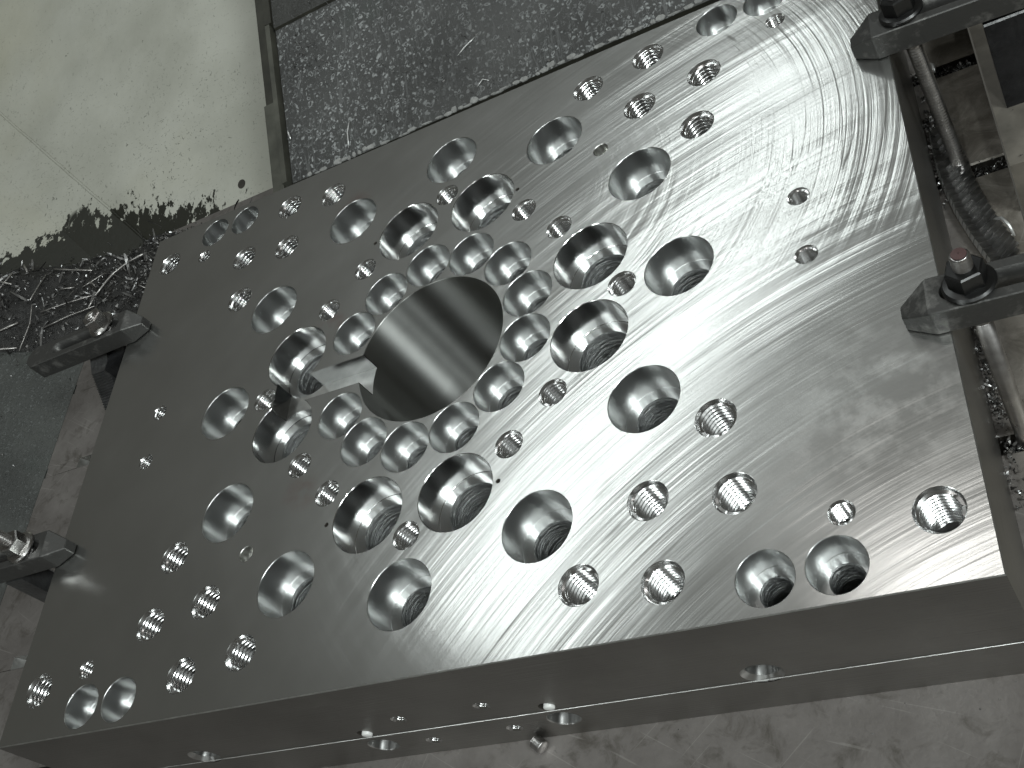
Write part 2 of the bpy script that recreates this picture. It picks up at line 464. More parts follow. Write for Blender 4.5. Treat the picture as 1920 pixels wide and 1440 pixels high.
# ------------------------------------------------------------------ mesh helpers
class MB:
    def __init__(s):
        s.v, s.f, s.mi, s.sm = [], [], [], []
    def add(s, verts, faces, mi=0, smooth=False):
        o = len(s.v)
        s.v.extend([tuple(q) for q in verts])
        for f in faces:
            s.f.append(tuple(i + o for i in f)); s.mi.append(mi); s.sm.append(smooth)
    def box(s, x0, x1, y0, y1, z0, z1, mi=0):
        vs = [(x0, y0, z0), (x1, y0, z0), (x1, y1, z0), (x0, y1, z0), (x0, y0, z1), (x1, y0, z1), (x1, y1, z1), (x0, y1, z1)]
        s.add(vs, [(0, 3, 2, 1), (4, 5, 6, 7), (0, 1, 5, 4), (1, 2, 6, 5), (2, 3, 7, 6), (3, 0, 4, 7)], mi)
    def lathe(s, prof, cx, cy, seg=64, mi=0, keep=None, smooth=True, split=True, axis='z', a0=0.0):
        """prof: list of (r, z); each profile step has its own vertices when split"""
        ring = [(math.cos(a0 + 2 * PI * i / seg), math.sin(a0 + 2 * PI * i / seg)) for i in range(seg)]
        def pt(r, z, c):
            if axis == 'z':
                return (cx + r * c[0], cy + r * c[1], z)
            return (cx + r * c[0], z, cy + r * c[1])        # axis y: z is then the y coordinate
        steps = [(prof[i], prof[i + 1]) for i in range(len(prof) - 1)]
        if split:
            for (r0, z0), (r1, z1) in steps:
                vs = [pt(r0, z0, c) for c in ring] + [pt(r1, z1, c) for c in ring]
                fs = [(i, (i + 1) % seg, seg + (i + 1) % seg, seg + i) for i in range(seg)
                      if keep is None or keep(2 * PI * (i + 0.5) / seg + a0)]
                s.add(vs, fs, mi, smooth)
        else:
            vs = []
            for r, z in prof:
                vs += [pt(r, z, c) for c in ring]
            fs = []
            for j in range(len(prof) - 1):
                fs += [(j * seg + i, j * seg + (i + 1) % seg, (j + 1) * seg + (i + 1) % seg, (j + 1) * seg + i) for i in range(seg)
                       if keep is None or keep(2 * PI * (i + 0.5) / seg + a0)]
            s.add(vs, fs, mi, smooth)
    def disc(s, r, z, cx, cy, seg=48, mi=0):
        s.add([(cx + r * math.cos(2 * PI * i / seg), cy + r * math.sin(2 * PI * i / seg), z) for i in range(seg)], [tuple(range(seg))], mi)
    def tube_path(s, pts, rad, seg=6, mi=0, smooth=True):
        pts = [Vector(p) for p in pts]
        n = len(pts)
        vs = []
        for i, p in enumerate(pts):
            t = (pts[min(i + 1, n - 1)] - pts[max(i - 1, 0)]).normalized()
            a = t.orthogonal().normalized() if i == 0 else (a - t * a.dot(t)).normalized()
            b = t.cross(a)
            r = rad[i] if isinstance(rad, (list, tuple)) else rad
            vs += [p + (a * math.cos(2 * PI * j / seg) + b * math.sin(2 * PI * j / seg)) * r for j in range(seg)]
        fs = [(i * seg + j, i * seg + (j + 1) % seg, (i + 1) * seg + (j + 1) % seg, (i + 1) * seg + j) for i in range(n - 1) for j in range(seg)]
        fs += [tuple(reversed(range(seg))), tuple(range((n - 1) * seg, n * seg))]
        s.add(vs, fs, mi, smooth)
    def mesh(s, name, mats):
        me = bpy.data.meshes.new(name)
        me.from_pydata(s.v, [], s.f)
        for m in mats:
            me.materials.append(m)
        me.polygons.foreach_set('material_index', s.mi)
        me.polygons.foreach_set('use_smooth', s.sm)
        me.update()
        return me
    def build(s, name, mats, parent=None, loc=None):
        if not isinstance(mats, (list, tuple)):
            mats = [mats]
        o = bpy.data.objects.new(name, s.mesh(name, mats))
        C.objects.link(o)
        if parent is not None:
            o.parent = parent
        if loc is not None:
            o.location = loc
        return o

def link_mesh(name, me, parent, loc):
    o = bpy.data.objects.new(name, me)
    C.objects.link(o)
    o.parent = parent
    o.location = loc
    return o

def tag(o, label=None, cat=None, group=None, kind=None):
    if label: o['label'] = label
    if cat: o['category'] = cat
    if group: o['group'] = group
    if kind: o['kind'] = kind
    return o

def empty(name, loc=(0, 0, 0), rz=0.0):
    o = bpy.data.objects.new(name, None)
    o.empty_display_size = 0.02
    C.objects.link(o)
    o.location = loc
    o.rotation_euler = (0, 0, rz)
    return o

def cdt_faces(points, edges, inside):
    r = delaunay_2d_cdt([Vector(p) for p in points], edges, [], 0, 1e-7)
    vs, fs = r[0], r[2]
    out = []
    for f in fs:
        c = sum((vs[i] for i in f), Vector((0, 0))) / len(f)
        if inside(c.x, c.y):
            out.append(tuple(f))
    return vs, out

def circle_pts(cx, cy, r, n):
    return [(cx + r * math.cos(2 * PI * i / n), cy + r * math.sin(2 * PI * i / n)) for i in range(n)]

# ------------------------------------------------------------------ the machined block
L, W, H = 0.750, 0.5386, 0.1322
CX, CY = 0.3772, 0.2686
CH = 0.00042                     # edge break of the holes
block = tag(empty('machined_block', (0, 0, 0)), 'thick steel manifold plate drilled with dozens of holes around one large bore', 'machined block')

# hole tables: (x, y)
def pol(R, a):
    return (CX + R * math.cos(math.radians(a)), CY + R * math.sin(math.radians(a)))
CB51 = [pol(208.6e-3, a) for a in range(0, 360, 30)]
CB51[0] = (0.5863, 0.2683); CB51[6] = (0.1658, 0.2690)
RING = [pol(89.6e-3, a) for a in (13.7, 41.2, 69.4, 97.2, 125.0, 152.6, 207.4, 235.0, 262.8, 290.6, 318.8, 346.3)]
SHINY = [(CX + sx * 0.1397, CY + sy * 0.0375) for sx in (1, -1) for sy in (1, -1)] + [(CX + sx * 0.0376, CY + sy * 0.1392) for sx in (1, -1) for sy in (1, -1)]
T21 = [(CX + sx * 0.1124, CY + sy * 0.0783) for sx in (1, -1) for sy in (1, -1)] + [(CX + sx * 0.0792, CY + sy * 0.1116) for sx in (1, -1) for sy in (1, -1)] \
    + [(CX + 0.1656, CY), (CX - 0.1664, CY), (CX, CY + 0.1649), (CX, CY - 0.1645)]
T27 = [(CX + sx * a, CY + sy * b) for sx in (1, -1) for sy in (1, -1) for a, b in ((0.1354, 0.2282), (0.1905, 0.2370), (0.1822, 0.1808), (0.2374, 0.1893), (0.2290, 0.1337))]
T27 += [(CX + sx * 0.3478, CY + sy * 0.2262) for sx in (1, -1) for sy in (1, -1)]
T15 = [(CX + sx * 0.2974, CY + sy * 0.2162) for sx in (1, -1) for sy in (1, -1)] + [(CX + sx * 0.2972, CY + sy * 0.0263) for sx in (1, -1) for sy in (1, -1)]
CB34 = [(CX + sx * a, CY + sy * 0.2464) for sx in (1, -1) for sy in (1, -1) for a in (0.2512, 0.2912)]
DOW = [(0.2270, 0.1216), (0.5249, 0.4156)]
PIN = [(0.4498, 0.1293), (0.3028, 0.1293), (0.4488, 0.4070), (0.3045, 0.4080)]
R_BORE, R_SH, R_CB, R_RING, R_34 = 0.0668, 0.0304, 0.0257, 0.0211, 0.0171
SLOT_Y0, SLOT_Y1, SLOT_Z = CY - 0.0135, CY + 0.0135, -0.0188
SLOT_X0 = 0.2215

openings = []                   # (x, y, radius at the top face, segments)
def op(lst, r, n):
    for (x, y) in lst:
        openings.append((x, y, r + CH, n))
op(CB51, R_CB, 72); op(RING, R_RING, 64); op(SHINY, R_SH, 80)
op(T21, 0.0108, 40); op(T27, 0.0136, 48); op(T15, 0.0075, 32); op(CB34, R_34, 56); op(DOW, 0.0062, 28); op(PIN, 0.0015, 10)
openings.append((CX, CY, R_BORE + CH, 144))

pts, eds = [], []
def loop(ps):
    o = len(pts)
    pts.extend(ps)
    eds.extend([(o + i, o + (i + 1) % len(ps)) for i in range(len(ps))])
E_ = 0.0007
loop([(E_, E_), (L - E_, E_), (L - E_, W - E_), (E_, W - E_)])
for x, y, r, n in openings:
    loop(circle_pts(x, y, r, n))
SLOT_RECT = [(SLOT_X0, SLOT_Y0), (CX - 0.03, SLOT_Y0), (CX - 0.03, SLOT_Y1), (SLOT_X0, SLOT_Y1)]
loop(SLOT_RECT)
def in_slot(x, y):
    return SLOT_X0 < x < CX - 0.02 and SLOT_Y0 < y < SLOT_Y1
def top_inside(x, y):
    if not (0 < x < L and 0 < y < W) or in_slot(x, y):
        return False
    for ox, oy, r, n in openings:
        if (x - ox) ** 2 + (y - oy) ** 2 < (r * math.cos(PI / n) * 0.9995) ** 2:
            return False
    return True
vs, fs = cdt_faces(pts, eds, top_inside)
mb = MB()
mb.add([(v.x, v.y, 0.0) for v in vs], fs)
mb.build('top_face', M['top'], block)

# sides: front with a fine step, and the break along the top edge
STEP_Z = -0.0868
STEP_Y = -0.0005
front_holes = [(0.5975, -0.0768, 0.0130, 'port'), (0.1472, -0.0770, 0.0125, 'port'),
               (0.2992, -0.1036, 0.0115, 'plain'), (0.4495, -0.1022, 0.0115, 'plain'),
               (0.3410, -0.0630, 0.0054, 'bolt'), (0.3402, -0.1082, 0.0054, 'bolt'), (0.4090, -0.0616, 0.0054, 'bolt'), (0.4082, -0.1069, 0.0054, 'bolt'),
               (0.4492, -0.0788, 0.0056, 'plug'), (0.3005, -0.0790, 0.0056, 'plug')]
fp, fe = [], []
def floop(ps):
    o = len(fp); fp.extend(ps); fe.extend([(o + i, o + (i + 1) % len(ps)) for i in range(len(ps))])
floop([(0, -E_), (L, -E_), (L, -H), (0, -H)])
fp.extend([(0, STEP_Z), (L, STEP_Z)]); fe.append((len(fp) - 2, len(fp) - 1))
for hx, hz, hr, kd in front_holes:
    floop(circle_pts(hx, hz, hr + 0.0005, 40))
def fin(x, z):
    return all((x - hx) ** 2 + (z - hz) ** 2 > ((hr + 0.0005) * 0.996) ** 2 for hx, hz, hr, kd in front_holes)
fvs, ffs = cdt_faces(fp, fe, fin)
mb = MB()
up, lo = [], []
for f in ffs:
    cz = sum(fvs[i].y for i in f) / len(f)
    (up if cz > STEP_Z else lo).append(f)
mb.add([(v.x, 0.0, v.y) for v in fvs], up)
mb.add([(v.x, STEP_Y, v.y) for v in fvs], lo)
mb.add([(0, 0, STEP_Z), (L, 0, STEP_Z), (L, STEP_Y, STEP_Z - 0.0003), (0, STEP_Y, STEP_Z - 0.0003)], [(0, 3, 2, 1)], 1)
mb.add([(L, 0, -E_), (L, W, -E_), (L, W, -H), (L, 0, -H)], [(0, 3, 2, 1)])
mb.add([(0, 0, -E_), (0, W, -E_), (0, W, -H), (0, 0, -H)], [(0, 1, 2, 3)])
mb.add([(0, W, -E_), (L, W, -E_), (L, W, -H), (0, W, -H)], [(0, 1, 2, 3)])
q = [(0, 0, -E_), (L, 0, -E_), (L, W, -E_), (0, W, -E_), (E_, E_, 0), (L - E_, E_, 0), (L - E_, W - E_, 0), (E_, W - E_, 0)]
mb.add(q, [(0, 1, 5, 4), (1, 2, 6, 5), (2, 3, 7, 6), (3, 0, 4, 7)], 1)
mb.build('side_faces', [M['side'], M['edge']], block)

# main bore with the keyway cut out of its wall
def bore_keep_top(a):
    y = CY + R_BORE * math.sin(a)
    return not (math.cos(a) < 0 and SLOT_Y0 < y < SLOT_Y1)
mb = MB()
mb.lathe([(R_BORE + CH, 0), (R_BORE, -CH), (R_BORE, SLOT_Z)], CX, CY, 144, 0, bore_keep_top)
mb.lathe([(R_BORE, SLOT_Z), (R_BORE, -H)], CX, CY, 144, 0)
mb.build('main_bore', M['bore'], block)

# keyway: two walls and a floor, interrupted by the bright counterbores
def circ_x(cx, cy, r, y, side):
    d = r * r - (y - cy) ** 2
    return cx + side * math.sqrt(d) if d > 0 else None
sh_l = [(x, y) for x, y in SHINY if x < 0.3 and abs(y - CY) < 0.05]      # the two beside the keyway
mb = MB()
bx = CX - math.sqrt(R_BORE ** 2 - 0.0135 ** 2)
for yy, s in ((SLOT_Y0, 0), (SLOT_Y1, 1)):
    c = [q for q in sh_l if (q[1] > CY) == (s == 1)][0]
    xl, xr = circ_x(c[0], c[1], R_SH, yy, -1), circ_x(c[0], c[1], R_SH, yy, 1)
    for a, b in ((SLOT_X0, xl), (xr, bx)):
        if b > a:
            mb.add([(a, yy, 0), (b, yy, 0), (b, yy, SLOT_Z), (a, yy, SLOT_Z)], [(0, 1, 2, 3)])
mb.add([(SLOT_X0, SLOT_Y0, 0), (SLOT_X0, SLOT_Y1, 0), (SLOT_X0, SLOT_Y1, SLOT_Z), (SLOT_X0, SLOT_Y0, SLOT_Z)], [(0, 1, 2, 3)])
kp, ke = [], []
def kloop(ps):
    o = len(kp); kp.extend(ps); ke.extend([(o + i, o + (i + 1) % len(ps)) for i in range(len(ps))])
kloop(SLOT_RECT)
for c in sh_l:
    kloop(circle_pts(c[0], c[1], R_SH, 80))
kloop(circle_pts(CX, CY, R_BORE, 144))
kloop(circle_pts(CX - 0.1664, CY, 0.0108, 40))
kv, kf = cdt_faces(kp, ke, lambda x, y: in_slot(x, y) and all((x - a) ** 2 + (y - b) ** 2 > (R_SH * 0.999) ** 2 for a, b in sh_l)
                   and (x - CX) ** 2 + (y - CY) ** 2 > (R_BORE * 0.999) ** 2 and (x - CX + 0.1664) ** 2 + (y - CY) ** 2 > 0.0107 ** 2)
mb.add([(v.x, v.y, SLOT_Z) for v in kv], kf, 1)
mb.build('keyway', [M['keyway'], M['edge']], block)

# counterbores: one mesh per kind, shared between alike holes
def cb_mesh(name, r, depth, rin, wall, seg, keep=None, slotz=None):
    mb = MB()
    if keep is None:
        mb.lathe([(r + CH, 0), (r, -CH), (r, -depth + 0.0004), (r - 0.0004, -depth)], 0, 0, seg, 0)
    else:
        mb.lathe([(r + CH, 0), (r, -CH), (r, slotz)], 0, 0, seg, 0, keep)
        mb.lathe([(r, slotz), (r, -depth)], 0, 0, seg, 0)
    mb.lathe([(r - 0.0004, -depth), (rin + 0.0006, -depth)], 0, 0, seg, 1)
    return mb.mesh(name, [wall, M['floor']])
def inner_mesh(name, rin, depth, zb, seg):
    mb = MB()
    prof = [(rin + 0.0006, -depth), (rin, -depth - 0.0006)]
    zz = -depth - 0.0006
    k = 0
    while zz > zb:
        zz -= 0.0016
        prof.append((rin + (0.00012 if k % 2 else -0.00012), zz)); k += 1
    mb.lathe(prof, 0, 0, seg, 0, split=False)
    mb.disc(rin + 0.0002, zz, 0, 0, seg)
    return mb.mesh(name, [M['drill']])
kinds = [('counterbore', CB51, R_CB, 0.0275, 0.0169, M['cb'], 72), ('counterbore', RING, R_RING, 0.0215, 0.0128, M['cb'], 64),
         ('counterbore', SHINY, R_SH, 0.0275, 0.0212, M['shiny'], 80), ('counterbore', CB34, R_34, 0.0213, 0.0100, M['cb'], 56)]
for nm, lst, r, dp, rin, wall, seg in kinds:
    me = cb_mesh(nm, r, dp, rin, wall, seg)
    mi = inner_mesh('inner_bore', rin, dp, -0.100, seg)
    for (x, y) in lst:
        use = me
        if lst is SHINY and (x, y) in sh_l:
            use = cb_mesh(nm, r, dp, rin, wall, seg * 2, lambda a, y=y, x=x: not in_slot(x + r * math.cos(a), y + r * math.sin(a)), SLOT_Z)
        o = link_mesh(nm, use, block, (x, y, 0))
        link_mesh('inner_bore', mi, o, (0, 0, 0))

def thread_mesh(name, r, pitch, depth, cham, seg=48):
    """tapped hole: countersink, helical rounded thread, dark bottom"""
    mb = MB()
    rm = r - cham * 0.35 - 0.54 * pitch
    mb.lathe([(r + CH, 0), (r + CH * 0.4, -0.0004), (r - cham * 0.35, -cham)], 0, 0, seg, 0)
    shape = [(0.00, 0.0), (0.06, 0.0), (0.14, 0.12), (0.40, 0.85), (0.50, 1.0), (0.60, 1.0), (0.94, 0.0)]
    prof = []
    n = int(depth / pitch) + 1
    for j in range(n):
        for t, h in shape:
            prof.append((r - cham * 0.35 - (r - cham * 0.35 - rm) * h, -(j + t) * pitch))
    def row(rr, zz):
        out = []
        for i in range(seg + 1):
            a = 2 * PI * i / seg
            z = zz - pitch * i / seg + pitch * 0.5
            r2 = rr
            if z > -cham:
                z = -cham; r2 = r - cham * 0.35
            out.append((r2 * math.cos(a), r2 * math.sin(a), z))
        return out
    m = seg + 1
    for j in range(len(prof) - 1):
        mb.add(row(*prof[j]) + row(*prof[j + 1]), [(i, i + 1, m + i + 1, m + i) for i in range(seg)], 0, True)
    mb.disc(r, prof[-1][1] + pitch * 0.2, 0, 0, seg)
    return mb.mesh(name, [M['thread']])
for lst, r, pt, dp, ch in ((T27, 0.0136, 0.0035, 0.042, 0.0024), (T21, 0.0108, 0.0029, 0.034, 0.0018), (T15, 0.0075, 0.0022, 0.024, 0.0013)):
    me = thread_mesh('threaded_hole', r, pt, dp, ch)
    for k_, (x, y) in enumerate(lst):
        o = link_mesh('threaded_hole', me, block, (x, y, 0))
        o.rotation_euler = (0, 0, 0.7 * k_)
mb = MB(); mb.lathe([(0.0062 + CH, 0), (0.0062, -CH), (0.0062, -0.011)], 0, 0, 28, 0); mb.disc(0.0062, -0.011, 0, 0, 28)
me = mb.mesh('dowel_hole', [M['edge']])
for (x, y) in DOW:
    link_mesh('dowel_hole', me, block, (x, y, 0))
mb = MB(); mb.lathe([(0.0015 + CH, 0), (0.0015, -CH), (0.0015, -0.012)], 0, 0, 10, 0); mb.disc(0.0015, -0.012, 0, 0, 10)
me = mb.mesh('pin_hole', [M['groove']])
for (x, y) in PIN:
    link_mesh('pin_hole', me, block, (x, y, 0))

# holes in the front face (axis along y)
def yl(mb, prof, seg=40, mi=0):
    mb.lathe([(r, y) for r, y in prof], 0, 0, seg, mi, axis='y')
def ydisc(mb, r, y, seg=40, mi=0):
    mb.add([(r * math.cos(2 * PI * i / seg), y, r * math.sin(2 * PI * i / seg)) for i in range(seg)], [tuple(range(seg))], mi)
for hx, hz, hr, kd in front_holes:
    y0 = STEP_Y if hz < STEP_Z else 0.0
    mb = MB()
    if kd == 'port':
        yl(mb, [(hr + 0.0005, y0), (hr * 0.80, 0.0030), (hr * 0.78, 0.040)]); ydisc(mb, hr * 0.8, 0.040, mi=1)
        mb.build('side_port', [M['port'], M['drill']], block, (hx, 0, hz))
    elif kd == 'plain':
        yl(mb, [(hr + 0.0005, y0), (hr, y0 + 0.0006), (hr, 0.05)]); ydisc(mb, hr, 0.05, mi=1)
        mb.build('side_port', [M['port'], M['drill']], block, (hx, 0, hz))
    elif kd == 'bolt':
        prof = [(hr + 0.0005, y0), (hr * 0.84, y0 + 0.0012)]
        yy = y0 + 0.0012
        for j in range(14):
            prof += [(hr * 0.98, yy + 0.0007), (hr * 0.84, yy + 0.0014)]; yy += 0.0014
        yl(mb, prof, 28); ydisc(mb, hr, yy, 28, 1)
        mb.build('side_bolt_hole', [M['thread'], M['drill']], block, (hx, 0, hz))
    else:
        yl(mb, [(hr + 0.0005, y0), (hr, y0 + 0.0006), (hr, 0.02)], 28); ydisc(mb, hr, 0.02, 28)
        o = mb.build('plug_hole', M['groove'], block, (hx, 0, hz))
        pb = MB()
        rp = 0.0040
        prof = [(rp, 0.012), (rp, -0.0008), (rp * 0.9, -0.0014), (rp * 0.6, -0.0018), (0.0003, -0.0020)]
        pb.lathe(prof, 0, 0, 24, 0, axis='y', split=False)
        pb.build('plug', M['plug'], o, (0.0012, 0, -0.0009))

# ------------------------------------------------------------------ strap clamps, studs and heel blocks
def clamp_mesh():
    """bar along +x from its nose at x = 0; width in y, thickness in z, long slot; nose tapers in plan and slopes down"""
    mb = MB()
    hw, nose, ln, th, nh = 0.0132, 0.0165, 0.155, 0.0205, 0.0115
    out = [(0, -0.0045), (nose, -hw), (ln - 0.008, -hw), (ln, -hw + 0.008), (ln, hw - 0.008), (ln - 0.008, hw), (nose, hw), (0, 0.0045)]
    sl = []
    sx0, sx1, sr = 0.030, 0.112, 0.0068
    for i in range(13):
        a = PI / 2 + PI * i / 12
        sl.append((sx0 + sr * math.cos(a), sr * math.sin(a)))
    for i in range(13):
        a = -PI / 2 + PI * i / 12
        sl.append((sx1 + sr * math.cos(a), sr * math.sin(a)))
    def ztop(x):
        return th if x >= nose else nh + (th - nh) * x / nose
    P_, E = [], []
    for lp in (out, sl):
        o = len(P_); P_.extend(lp); E.extend([(o + i, o + (i + 1) % len(lp)) for i in range(len(lp))])
    P_ += []
    E.append((1, 6))
    def ins(x, y):
        if sx0 <= x <= sx1:
            return abs(y) > sr
        cx = sx0 if x < sx0 else sx1
        return (x - cx) ** 2 + y * y > (sr * 0.995) ** 2
    v, f = cdt_faces(P_, E, ins)
    mb.add([(p.x, p.y, ztop(p.x)) for p in v], f)
    mb.add([(p.x, p.y, 0.0) for p in v], [tuple(reversed(t)) for t in f])
    n = len(out)
    for i in range(n):
        a, b = out[i], out[(i + 1) % n]
        mb.add([(a[0], a[1], 0), (b[0], b[1], 0), (b[0], b[1], ztop(b[0])), (a[0], a[1], ztop(a[0]))], [(0, 1, 2, 3)])
    n = len(sl)
    for i in range(n):
        a, b = sl[i], sl[(i + 1) % n]
        mb.add([(a[0], a[1], 0), (b[0], b[1], 0), (b[0], b[1], th), (a[0], a[1], th)], [(0, 3, 2, 1)], 0, True)
    # worn bright lip along the front top edge and the slot
    me = mb.mesh('strap_clamp', [M['clamp']])
    bm = bmesh.new(); bm.from_mesh(me)
    bmesh.ops.remove_doubles(bm, verts=bm.verts, dist=1e-6)
    ed = [e for e in bm.edges if e.is_manifold and e.calc_face_angle(0) > 0.35 and not all(abs(v.co.x - sx0) < sr + 1e-3 and abs(v.co.y) < sr + 1e-3 for v in e.verts)
          and not all(abs(v.co.y) < sr + 1e-3 and v.co.x > 0.02 for v in e.verts)]
    bmesh.ops.bevel(bm, geom=ed, offset=0.0007, segments=1, affect='EDGES')
    bm.to_mesh(me); bm.free()
    return me
cl_me = clamp_mesh()
CL = [('strap_clamp', (0.7275, 0.4105, 0.0006), -0.045, 'black strap clamp on the far right edge, its nut at the frame top'),
      ('strap_clamp', (0.7265, 0.1655, 0.0006), -0.035, 'black slotted strap clamp on the right edge beside the long segmented chip'),
      ('strap_clamp', (0.0300, 0.4120, 0.0006), PI + 0.02, 'black slotted strap clamp on the left edge beside the pile of chips'),
      ('strap_clamp', (0.0215, 0.1690, 0.0006), PI + 0.02, 'dark strap clamp on the near left edge under the tall pale stud')]
for nm, loc, rz, lab in CL:
    o = link_mesh(nm, cl_me, None, loc)
    o.rotation_euler = (0, 0, rz)
    tag(o, lab, 'strap clamp', 'strap clamps holding the block down')

def hexprism(mb, r, z0, z1, mi=0, cham=0.0012):
    n = 6
    a = [(r * math.cos(PI / 3 * i), r * math.sin(PI / 3 * i)) for i in range(n)]
    k = (r - cham) / r
    vs = [(x, y, z0) for x, y in a] + [(x, y, z1 - cham * 0.7) for x, y in a] + [(x * k, y * k, z1) for x, y in a]
    fs = [tuple(reversed(range(6)))] + [(i, (i + 1) % 6, 6 + (i + 1) % 6, 6 + i) for i in range(6)] + [(6 + i, 6 + (i + 1) % 6, 12 + (i + 1) % 6, 12 + i) for i in range(6)] + [tuple(range(12, 18))]
    mb.add(vs, fs, mi)
def stud_thread(mb, r, pitch, z0, z1, mi=0, seg=20):
    prof = [(0.0004, z0), (r * 0.9, z0)]
    z = z0
    while z + pitch < z1:
        prof += [(r * 0.88, z + 0.15 * pitch), (r, z + 0.45 * pitch), (r, z + 0.6 * pitch), (r * 0.88, z + 0.9 * pitch)]
        z += pitch
    prof += [(r * 0.92, z), (r * 0.80, z1 - 0.0006), (0.0004, z1)]
    mb.lathe(prof, 0, 0, seg, mi, split=False)
def stud(loc, rz, label, zb, zt, r=0.0056, smooth_low=False, bright=False, red=False, tilt=(0, 0)):
    t = empty('clamping_stud', loc, rz)
    t.rotation_euler = (tilt[0], tilt[1], rz)
    tag(t, label, 'stud', 'studs with nuts through the strap clamps')
    mb = MB()
    if smooth_low:
        stud_thread(mb, r, 0.0017, -0.010, zt)
        mb.lathe([(r * 0.98, zb), (r * 0.98, -0.010), (r * 0.5, -0.0095)], 0, 0, 24, 0, split=False)
    else:
        stud_thread(mb, r, 0.0025, zb, zt)
    mb.build('threaded_rod', M['stud'], t)
    mb = MB(); hexprism(mb, 0.0112, 0.0250, 0.0365)
    mb.build('nut', M['nut_bright'] if bright else M['nut'], t)
    mb = MB(); mb.lathe([(r + 0.0005, 0.0212), (0.0142, 0.0212), (0.0150, 0.0218), (0.0150, 0.0232), (0.0138, 0.0245), (0.0105, 0.0252), (r, 0.0252)], 0, 0, 40)
    mb.build('washer', M['nut_bright'] if bright else M['nut'], t)
    if red:
        mb = MB(); mb.lathe([(r * 0.78, zt + 0.0001), (r * 0.74, zt + 0.0006), (0.0004, zt + 0.0008)], 0, 0, 18)
        mb.build('stud_tip', M['red'], t)
    return t
stud((0.7660, 0.4080, 0.0), 0.3, 'threaded rod and nut standing in the far right clamp at the frame top', -0.150, 0.050, tilt=(-0.10, 0))
stud((0.7665, 0.1630, 0.0), 0.25, 'dark flanged nut on the stud with a reddish tip in the right clamp', -0.150, 0.0470, smooth_low=True, red=True, tilt=(-0.075, 0.02))
stud((-0.0180, 0.4160, 0.0), 0.2, 'short stud with bright domed nut in the clamp beside the chip pile', -0.150, 0.0390, bright=True)
stud((-0.0240, 0.1700, 0.0), 0.0, 'tall pale threaded stud with nut in the near left clamp', -0.150, 0.0600, bright=True)

# heel blocks
hb = MB()
hb.box(0.8115, 0.8600, 0.3935, 0.4250, -0.0815, -0.0030)
hb.box(0.8105, 0.8400, 0.4000, 0.4240, -0.0030, -0.0002)
hb.add([(0.8115, 0.3933, -0.0030), (0.8600, 0.3933, -0.0030), (0.8600, 0.3945, -0.0018), (0.8115, 0.3945, -0.0018)], [(0, 1, 2, 3)], 1)
tag(hb.build('step_block', [M['block'], M['block_grey']]), 'black heel block under the far end of the top right clamp', 'step block', 'blocks under the clamp heels')
st = empty('step_block', (-0.050, 0.392, -0.1322))
tag(st, 'serrated grey step block under the clamp beside the chip pile', 'step block', 'blocks under the clamp heels')
n = 15
prof = [(0.024, 0.1300), (0.0, 0.1180)]
py, pz, dy = 0.0, 0.1180, 0.0019
for i in range(n):
    prof += [(py, pz - dy)]
    pz -= dy
    prof += [(py - dy, pz)]
    py -= dy
prof += [(py, 0.0), (0.024, 0.0)]
mb = MB()
x0, x1 = -0.012, 0.012
m = len(prof)
mb.add([(x0, y, z) for y, z in prof] + [(x1, y, z) for y, z in prof], [tuple(range(m)), tuple(reversed(range(m, 2 * m)))])
for i in range(m):
    j = (i + 1) % m
    mb.add([(x0, *prof[i]), (x1, *prof[i]), (x1, *prof[j]), (x0, *prof[j])], [(0, 3, 2, 1)])
mb.build('serrated_body', M['block_grey'], st)
mb = MB()
mb.box(0.0125, 0.034, -0.004, 0.026, 0.0, 0.122)
mb.build('mating_block', M['block'], st)
hb = MB()
hb.box(-0.0640, -0.0420, 0.1535, 0.180, -0.1320, -0.0005)
hb.box(-0.0418, -0.0180, 0.1600, 0.182, -0.1320, -0.0300, 1)
tag(hb.build('step_block', [M['block_grey'], M['block']]), 'plain dark heel block under the near left clamp', 'step block', 'blocks under the clamp heels')

# ------------------------------------------------------------------ machine table with T slots
TZ = -0.1322
mb = MB()
slots = (-0.092, 0.029, 0.151, 0.272, 0.393, 0.514, 0.635)
TX0, TX1 = -0.270, 0.801
edges_y = [-0.90]
for s in slots:
    edges_y += [s - 0.0068, s + 0.0068]
edges_y += [0.76]
D = 0.022
for i in range(0, len(edges_y), 2):
    a, b = edges_y[i], edges_y[i + 1]
    c = 0.0012
    mb.add([(TX0 + c, a + c, TZ), (TX1, a + c, TZ), (TX1, b - c, TZ), (TX0 + c, b - c, TZ)], [(0, 1, 2, 3)])
    mb.add([(TX0 + c, a + c, TZ), (TX1, a + c, TZ), (TX1, a, TZ - c), (TX0, a, TZ - c)], [(0, 3, 2, 1)])
    mb.add([(TX0 + c, b - c, TZ), (TX1, b - c, TZ), (TX1, b, TZ - c), (TX0, b, TZ - c)], [(0, 1, 2, 3)])
    mb.add([(TX0, a, TZ - c), (TX1, a, TZ - c), (TX1, a, TZ - D), (TX0, a, TZ - D)], [(0, 3, 2, 1)], 1)
    mb.add([(TX0, b, TZ - c), (TX1, b, TZ - c), (TX1, b, TZ - D), (TX0, b, TZ - D)], [(0, 1, 2, 3)], 1)
    mb.add([(TX0 + c, a + c, TZ), (TX0 + c, b - c, TZ), (TX0, b, TZ - c), (TX0, a, TZ - c)], [(0, 1, 2, 3)], 2)
    mb.add([(TX0, a, TZ - c), (TX0, b, TZ - c), (TX0, b, TZ - 0.06), (TX0, a, TZ - 0.06)], [(0, 1, 2, 3)], 1)
mb.add([(TX0, -0.9, TZ - D), (TX1, -0.9, TZ - D), (TX1, 0.76, TZ - D), (TX0, 0.76, TZ - D)], [(0, 1, 2, 3)], 1)
